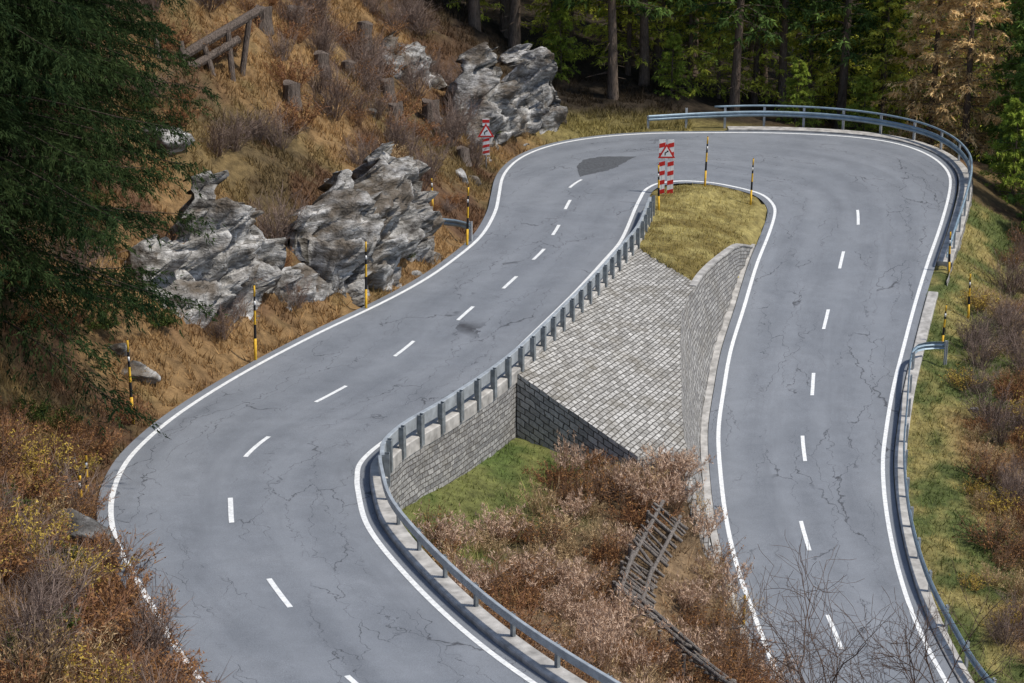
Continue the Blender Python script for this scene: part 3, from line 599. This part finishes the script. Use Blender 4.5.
for x,y in [(5.3,116.5),(.3,119.5),(-.5,121.5),(12.3,117.6),(14.9,119.5),(-4.6,123),(8.4,121.5),(20.5,119.5),(-8.5,121),(3.2,123.5),(10.5,124),(18.2,118.4),(-2.2,118.6),(7.2,119.6)]:
    ok(x,y,.1); plant('a',x,y,rr(0,6),rr(.95,1.2))
for kind,x,y,s in [('e',16.6,120.5,1.0),('e',18.3,121,1.1),('e',9.9,120.0,.8),('e',6.5,120.8,.9),('e',2.3,121.0,.8),('e',-2.4,121,.8),('e',13.6,120.6,1.0),('e',11.5,119.8,.6),('e',20.2,117.2,.7),('d',15.5,116.3,.6),('d',18.9,115.6,.6),('d',2.6,119,.7),('d',8.8,118,.6),('e',22.0,118,.9),('f',24.0,113.6,1.15),('f',22.7,115.6,1.1),('c',27.9,109.5,1.0),('b',29.0,104.5,1.0),('c',27.2,112.2,1.0),('b',28.5,115,1.1),('c',30.5,99,1.0),('d',24.6,104.5,.9),('d',25.8,98.5,1.0),('d',26.5,94.0,.8),('b',27.5,119,1.1),('c',25.6,101,.7)]:
    ok(x,y,.1); plant(kind,x,y,rr(0,6),s)
random.seed(9); cnt=0; tries=0
while cnt<88 and tries<6000:
    tries+=1; y=rr(123.5,152); x=rr(-.27*y-1,.27*y+3)
    if ok(x,y,2.4 if y<134 else 2.8):
        cnt+=1; plant(random.choice('bbcccaeee'),x,y,rr(0,6),rr(.8,1.25))
for x,y,s in [(-12,104,.7),(-13.5,110,1),(-10.5,113,1),(-15.5,100,1),(-18,93,1)]: plant('b',x,y,rr(0,6),s)
# shrubs
def shrub(seed,h,r,stems,sub,c0,c1,leaf=0,lc=None,fl=0,lsz=.085,rad0=.013):
    rg=np.random.default_rng(seed); A=[];B=[];RA=[];RB=[];tips=[]
    for i in range(stems):
        a=rg.uniform(0,6.28); sp_=rg.uniform(.1,1)**.7; p=np.array([math.cos(a),math.sin(a),0])*.35*r*sp_; d=np.array([math.cos(a)*sp_*r/h*.9,math.sin(a)*sp_*r/h*.9,1.]); d/=np.linalg.norm(d); hh_=h*rg.uniform(.5,1.15); st=hh_/4; rad=rad0*rg.uniform(.7,1.3)
        for k in range(4):
            d=d+rg.normal(size=3)*.16; d/=np.linalg.norm(d); q=p+d*st; A.append(p);B.append(q);RA.append(rad*(1-.2*k));RB.append(rad*(1-.2*(k+1)))
            if k>0:
                for _ in range(sub):
                    e=d+rg.normal(size=3)*(.55 if not fl else .3); e/=np.linalg.norm(e); m=p+(q-p)*rg.random(); l=st*rg.uniform(.5,1.2); A.append(m);B.append(m+e*l);RA.append(rad*.5);RB.append(rad*.25)
                    if k>1 or not fl: tips.append((m,m+e*l))
            p=q
        tips.append((p-d*st,p))
    V,F=tubes(A,B,np.array(RA),np.array(RB),3); n=len(A); w_=rg.random((n,1)); cc=np.array(c0)*(1-w_)+np.array(c1)*w_; CC=np.repeat(cc,6,axis=0)
    V=[V];CC=[CC]; T=np.array(tips); fl_=[tuple(f) for f in F]
    if leaf:
        ix=rg.integers(0,len(T),leaf); s=rg.uniform(.2,1.05,leaf)[:,None]; pb=T[ix,0]*(1-s)+T[ix,1]*s+rg.normal(size=(leaf,3))*.03; dd=rg.normal(size=(leaf,3))+ (np.array([0,0,1.6]) if fl else 0)
        w_=rg.random((leaf,1)); c=np.array(lc[0])*(1-w_)+np.array(lc[1])*w_; V2,F2,C2=soup(pb,dd,lsz*rg.uniform(.6,1.4,leaf),lsz*(.5 if not fl else .28),c,rg); o=len(V[0]); fl_+=[tuple(int(q)+o for q in f) for f in F2]; V.append(V2);CC.append(C2)
    return make_mesh('shrub',np.vstack(V),fl_,[M_twig],col=np.vstack(CC))
B0,B1=(.12,.07,.045),(.33,.21,.14)
sh=[shrub(11,1.3,1.0,60,4,B0,B1,500,[(.18,.085,.03),(.40,.21,.085)]),shrub(12,1.8,1.1,70,4,(.13,.095,.08),(.36,.27,.22)),shrub(13,1.0,1.0,55,4,(.13,.065,.04),(.36,.19,.11),900,[(.19,.09,.04),(.39,.21,.09)]),
    shrub(14,1.35,.75,45,3,(.25,.155,.10),(.50,.34,.23),1300,[(.36,.23,.155),(.72,.54,.40)],1,.13,.010),shrub(15,.7,1.0,50,3,(.05,.05,.02),(.12,.11,.04),3200,[(.045,.065,.02),(.12,.15,.04)]),shrub(16,1.2,1.0,45,3,B0,B1,1000,[(.38,.27,.05),(.58,.42,.10)]),
    shrub(17,1.1,.7,60,2,(.30,.20,.11),(.62,.46,.26),450,[(.36,.24,.13),(.62,.46,.26)],1,.1,.010)]
shl=['bare reddish brown shrub with dry leaves','leafless grey brown twiggy shrub on the bank','low rusty brown shrub with dry leaves','seeding willowherb with pale pinkish plumes','low dark green evergreen shrub','yellowing autumn shrub with sparse leaves','clump of tall beige dry stalks']
shn=['shrub','shrub','shrub','willowherb_plant','shrub','shrub','dry_stalk_plant']
def inview(x,y,z,mx=60):
    dx,dy,dz=x,y,z-28.75; cp_,sp_=math.cos(math.radians(20)),math.sin(math.radians(20)); dep=dy*cp_-dz*sp_; up=dy*sp_+dz*cp_
    u=512+2200*dx/dep; v=341.5-2200*up/dep; return (-mx<u)&(u<1024+mx)&(-mx<v)&(v<683+mx*1.5),u,v
random.seed(31)
nsh=0
def put_shrub(k,x,y,s):
    global nsh
    nsh+=1
    add(shn[k],sh[k],loc=(x,y,tz(x,y)-.05),rot=(rr(-.12,.12),rr(-.12,.12),rr(0,6.28)),sc=(s*rr(.85,1.2),s*rr(.85,1.2),s*rr(.75,1.15)),label=shl[k],category='shrub' if k not in(3,6) else 'wild plant',group='roadside shrubs')
cand=np.column_stack([np.random.default_rng(3).uniform(-24,24,9500),np.random.default_rng(4).uniform(36,122,9500)])
zc,ci=terrain(cand[:,0],cand[:,1],True); vis,uu,vv=inview(cand[:,0],cand[:,1],zc)
STUMPS=[(-7.3,106,.4,1.0),(-3.9,102.2,.42,1.0),(-9.1,88.5,.36,.9),(-2.3,100.6,.3,.7),(-5.3,98.5,.34,.8),(-8.3,94,.34,.8),(-9.8,99,.38,.9),(-5.9,102,.34,.9),(-7.6,99.8,.34,.8),(-10.6,92.5,.36,.9)]
pl=[(-10.95,52.1)]
def far_enough(x,y,d):
    for a,b,_,_ in STUMPS:
        if abs(a-x)<.6 and -1.6<y-b<.5: return False
    if -15<x<-9.8 and 80.5<y<88.5 and abs((x+15)*.9-(y-83.2))<2.4 and y<84.6+(x+15)*.87: return False
    for a,b in pl:
        if (a-x)**2+(b-y)**2<d*d: return False
    pl.append((x,y)); return True
FR=[(4.7,63.8),(3.6,60.0),(3.1,57.2),(4.6,54.6),(6.3,52.6),(7.9,50.6)]
def fence_near(x,y):
    for (a,b),(c,d) in zip(FR[:-1],FR[1:]):
        t=max(0,min(1,((x-a)*(c-a)+(y-b)*(d-b))/((c-a)**2+(d-b)**2)))
        if math.hypot(x-.3-a-(c-a)*t,y+.35-b-(d-b)*t)<.62 : return True
    return False
nh_=nl_=nm=nr=0
for k_,x,y,s in [(5,-11.9,51.0,.9),(5,-10.6,48.6,.9),(5,-12.8,53.6,.8),(2,-9.75,46.2,1.0),(0,-13.2,49.5,1.0),(2,-9.6,48.2,1.0),(0,-9.0,46.9,1.0),(2,-8.5,45.6,1.0),(0,-10.1,50.0,.95),(2,-7.8,44.0,1.0),(1,-8.3,44.6,1.0),(2,-10.5,50.9,.8),(0,-11.5,53.6,.8),(2,-11.8,55.3,.7),(3,5.0,66.3,1.0),(6,4.5,65.7,1.0),(3,5.6,67.0,.95),(6,3.8,65.9,.8),(3,5.3,65.4,1.0),(3,4.2,64.9,.9),(6,5.9,66.1,.9),(0,-11.9,53.2,.8),(6,3.3,66.0,.7),(2,2.6,66.3,.7),(3,6.1,65.0,.9),(0,6.4,63.6,.9),(3,6.6,62.0,.9),(6,6.8,60.6,.9),(2,7.1,59.0,.8),(3,7.5,57.2,.9),(0,8.2,55.4,.9)]:
    far_enough(x,y,.01); put_shrub(k_,x,y,s)
den=fbm(cand[:,0],cand[:,1],6,301); den2=fbm(cand[:,0],cand[:,1],2.2,331)
for i in range(len(cand)):
    if not vis[i]: continue
    x,y=cand[i]; k=ci['k'][i]; dO=ci['dO'][i]; u,v=uu[i],vv[i]
    if ci['ext'][i] and k>25 and dO>.75 and y<118:
        low_left=(u<230 and v>420 and y<64); red=(230<u<460 and 10<v<150)
        if low_left:
            if nl_<125 and far_enough(x,y,.66):
                put_shrub(random.choice([0,0,1,2,2,4,0,6,2,5]),x,y,rr(.7,1.15)*(.9 if dO<1.6 else 1)); nl_+=1
        elif dO>1.4 and nh_<170 and (red or den[i]>.46) and far_enough(x,y,.95 if red else 1.1):
            kk=random.choice([1,1,2,0] if red else [0,1,1,4,2,6]); put_shrub(kk,x,y,rr(.6,1.1)*(1.05 if dO>2.5 else .6)); nh_+=1
    elif ci['inn'][i] and y<68 and ci['dR'][i]>1.4 and ci['dL'][i]>1.0:
        grn=(ci['dL'][i]<3.1 and y>57) or (ci['dL'][i]<1.9 and y>51)
        if fence_near(x,y): continue
        if nm<105 and not grn and ci['al'][i]<-.4 and den2[i]>.40 and far_enough(x,y,.62): put_shrub(random.choice([3,3,3,6,6,2,2,0,0]),x,y,rr(.55,1.05)); nm+=1
    elif ci['ext'][i] and k<16 and dO>2.4 and y<100:
        if nr<110 and (dO>3.2 or den[i]>.5) and far_enough(x,y,.68): put_shrub(random.choice([0,1,1,2,5,6,0,1,6]),x,y,rr(.5,1.0)); nr+=1
# ------------------------------------------------------------------ grass
def grass(name,n,sel,hrange,colf,seed,w=.035):
    rg=np.random.default_rng(seed); x=rg.uniform(-26,26,n*5); y=rg.uniform(38,121,n*5)
    m=np.abs(x)<.25*y+2; x=x[m];y=y[m]; z,nf_=terrain(x,y,True); v,_,_=inview(x,y,z,20); nf_={k:a[v] for k,a in nf_.items()}; x,y,z=x[v],y[v],z[v]
    q=sel(x,y,nf_); nf_={k:a[q] for k,a in nf_.items()}; x,y,z=x[q][:n],y[q][:n],z[q][:n]; nf_={k:a[:n] for k,a in nf_.items()}
    c=ground_col(x,y,nf_)*colf*rg.uniform(.6,1.6,(len(x),1)); h=rg.uniform(*hrange,len(x))
    D=np.stack([rg.normal(size=len(x))*.45,rg.normal(size=len(x))*.45-.1,np.ones(len(x))],1)
    V,F,CC=soup(np.stack([x,y,z-.03],1),D,h,w*rg.uniform(.7,1.5,len(x)),c,rg)
    add(name,make_mesh(name,V,F,[M_grass],col=CC),kind='stuff',label='tufts of dry and green grass')
clump=lambda x,y: fbm(x,y,.7,201,2)>.45
grass('dry_grass',120000,lambda x,y,f:f['ext']&(f['k']>22)&(f['dO']>.55)&(y<120)&clump(x,y),(.14,.50),1.4,1,.042)
grass('tall_dry_grass',32000,lambda x,y,f:f['ext']&(f['k']>35)&(f['dO']>.45)&(y<62)&(fbm(x,y,.6,211,2)>.40),(.3,.85),1.6,5,.038)
grass('verge_grass',60000,lambda x,y,f:f['ext']&(f['k']<15)&(f['dO']>.9)&(y<106),(.08,.38),1.25,2,.04)
grass('meadow_grass',40000,lambda x,y,f:f['inn']&(f['dI']>.9)&((f['wi']>.9)|((y<67.5)&(f['al']<-.2)&(f['dR']>1.2))),(.08,.30),1.3,3,.035)
grass('gully_grass',26000,lambda x,y,f:f['inn']&(f['dL']>2.6)&(y<67)&(f['al']<-.2)&(f['dR']>1.4)&(fbm(x,y,.6,221,2)>.42),(.3,.8),1.7,6,.03)
# ------------------------------------------------------------------ wood: stumps, barriers
def logs(P0,P1,r0,r1,sides=9): return tubes(P0,P1,r0,r1,sides,True)
def stump(x,y,r,h,label):
    V=[];F=[];S_=14;zz=[-.3,.1,.45,.8,1.0]
    for j,t in enumerate(zz):
        for s in range(S_):
            a=2*math.pi*s/S_; q=(1.35 if t<0 else 1.15 if t<.2 else 1)*(1+.1*math.sin(3*a+j*.3)+.05*math.sin(7*a)); V.append((r*q*math.cos(a),r*q*math.sin(a),t*h+(.06*math.sin(2*a+x) if t==1 else 0)))
    for j in range(4):
        for s in range(S_):
            k=(s+1)%S_; F.append((j*S_+s,j*S_+k,(j+1)*S_+k,(j+1)*S_+s))
    F.append(tuple(4*S_+s for s in range(S_)))
    add('tree_stump',make_mesh('tree_stump',V,F,[M_wood]),loc=(x,y,tz(x,y)),rot=(rr(-.1,.1),rr(-.1,.1),0),label=label,category='tree stump',group='old stumps on the bank')
for x,y,r,h in STUMPS: stump(x,y,r,h,'dark weathered tree stump on grassy bank')
def fence(name,label,cat,posts_,rails,mat):
    root=add(name,None,loc=tuple(posts_[0][0]),label=label,category=cat,group='timber snow barriers'); o=np.array(posts_[0][0])
    for nm,L_ in (('post',posts_),('log',rails)):
        for a,b,r in L_:
            V,F=logs([np.array(a)-o],[np.array(b)-o],r,r*.82); add(nm,make_mesh(nm,V,F,[mat]),root)
ps=[]
for x,y,dx in [(-14.0,85.2,.3),(-13.1,85.9,.2),(-12.3,86.6,.55),(-11.4,87.3,.2),(-10.6,88.1,-.55)]:
    z=tz(x,y); ps.append(((x+dx,y-.5,z-1.0),(x,y-.1,max(z+.7,8.3+(x+15.6)*.48)),.14))
fence('timber_barrier','long dark logs leaning on posts on the steep bank','snow barrier',ps,[((-15.7,83.7,8.3),(-10.2,88.4,10.9),.23),((-15.2,83.8,7.9),(-11.0,87.4,9.9),.20),((-15.2,83.3,9.3),(-12.2,86.4,9.2),.15)],M_wood)
def crib(p0,p1,nsl,h,label,lift=.1):
    p0=np.array(p0,float);p1=np.array(p1,float); d=(p1-p0); L=np.linalg.norm(d); d/=L; n=np.array([-d[1],d[0]]); ps=[];rs=[]
    m=max(2,int(L/1.7))
    za,zc_=tz(*p0)+lift,tz(*p1)+lift
    for i in range(m):
        t=(i+.3)/(m-.4); q=p0+d*L*t; z=za+(zc_-za)*t; ps.append(((q[0]-n[0]*.3,q[1]-n[1]*.3,z-.6),(q[0]-n[0]*.22,q[1]-n[1]*.22,z+h*1.05),.07))
    for t,o in ((.22,.60),(.85,.02)): rs.append(((p0[0]+n[0]*o-d[0]*.3,p0[1]+n[1]*o-d[1]*.3,za+h*t+rr(-.05,.05)+.07),(p1[0]+n[0]*o+d[0]*.3,p1[1]+n[1]*o+d[1]*.3,zc_+h*t+rr(-.05,.05)+.07),.07))
    for j in range(nsl):
        if random.random()<.14: continue
        tt_=(j+.5+rr(-.28,.28))/nsl; q=p0+d*L*tt_; z=za+(zc_-za)*tt_; k=rr(-.25,.25)
        rs.append(((q[0]+n[0]*rr(.75,.95)+d[0]*k,q[1]+n[1]*.85+d[1]*k,z-.05+rr(-.06,.06)),(q[0]-n[0]*.15,q[1]-n[1]*.15,z+h*rr(.85,1.25)),rr(.04,.065)))
    fence('snow_fence',label,'snow barrier',ps,rs,M_wood2)
random.seed(4)
for j,((a,b),n_sl) in enumerate(zip(zip(FR[:-1],FR[1:]),(16,12,12,10,9))):
    crib(a,b,n_sl,.72-.03*j,'weathered grey slatted snow fence among dry shrubs',.34+rr(-.1,.12))
# ------------------------------------------------------------------ bare tree
def bare_tree(seed,h):
    rg=np.random.default_rng(seed); A=[];B=[];RA=[];RB=[]
    def grow(p,d,l,r,dep):
        n=5
        for i in range(n):
            d=d+rg.normal(size=3)*.15+np.array([0,0,.03]); d/=np.linalg.norm(d); q=p+d*l/n; A.append(p);B.append(q);RA.append(r*(1-.1*i));RB.append(r*(1-.1*(i+1)))
            if dep>0 and i>0:
                for _ in range(2 if dep!=1 else 1):
                    e=d+rg.normal(size=3)*.75; e/=np.linalg.norm(e); grow(q,e,l*rg.uniform(.42,.68),r*.5,dep-1)
            p=q
    for dx in (-.25,.05,.35,.62): grow(np.array([0.,0,0]),np.array([dx,rg.normal()*.2,1.]),h*.62,.04,3)
    V,F=tubes(A,B,np.maximum(RA,.006),np.maximum(RB,.004),4); return V,F
V,F=bare_tree(5,7.1); c=np.tile(np.array([[.14,.10,.08]]),(len(V),1))
add('bare_tree',make_mesh('bare_tree',V,F,[M_twig],col=c),loc=(9.0,49.8,tz(9.0,49.8)),label='leafless thin branched tree below the road',category='bare tree')
# ------------------------------------------------------------------ camera / light
cam=bpy.data.cameras.new('camera'); cam.sensor_width=36; cam.lens=2200*36/1024; cam.clip_end=3000; cam.clip_start=.5
co=bpy.data.objects.new('camera',cam); COL.objects.link(co); co.location=(0,0,28.75); co.rotation_euler=(math.radians(70),0,0); scene.camera=co
sd=np.array([.50,-.12,.82]); sd/=np.linalg.norm(sd); el=math.asin(sd[2]); az=math.atan2(sd[0],sd[1])
w=bpy.data.worlds.new('World'); scene.world=w; w.use_nodes=True; nt=w.node_tree
sk=nt.nodes.new('ShaderNodeTexSky'); sk.sky_type='NISHITA'; sk.sun_disc=False; sk.sun_elevation=el; sk.sun_rotation=az
nt.links.new(sk.outputs[0],nt.nodes['Background'].inputs[0]); nt.nodes['Background'].inputs[1].default_value=.15
sl=bpy.data.lights.new('sun','SUN'); sl.energy=4.0; sl.angle=math.radians(3); sl.color=(1,.94,.85)
so=bpy.data.objects.new('sun',sl); COL.objects.link(so)
so.rotation_euler=Vector(sd).to_track_quat('Z','Y').to_euler()
scene.view_settings.view_transform='Standard'; scene.view_settings.look='None'; scene.view_settings.exposure=0
print('shrubs',nh_,nl_,nm,nr,nsh,'trees',cnt)
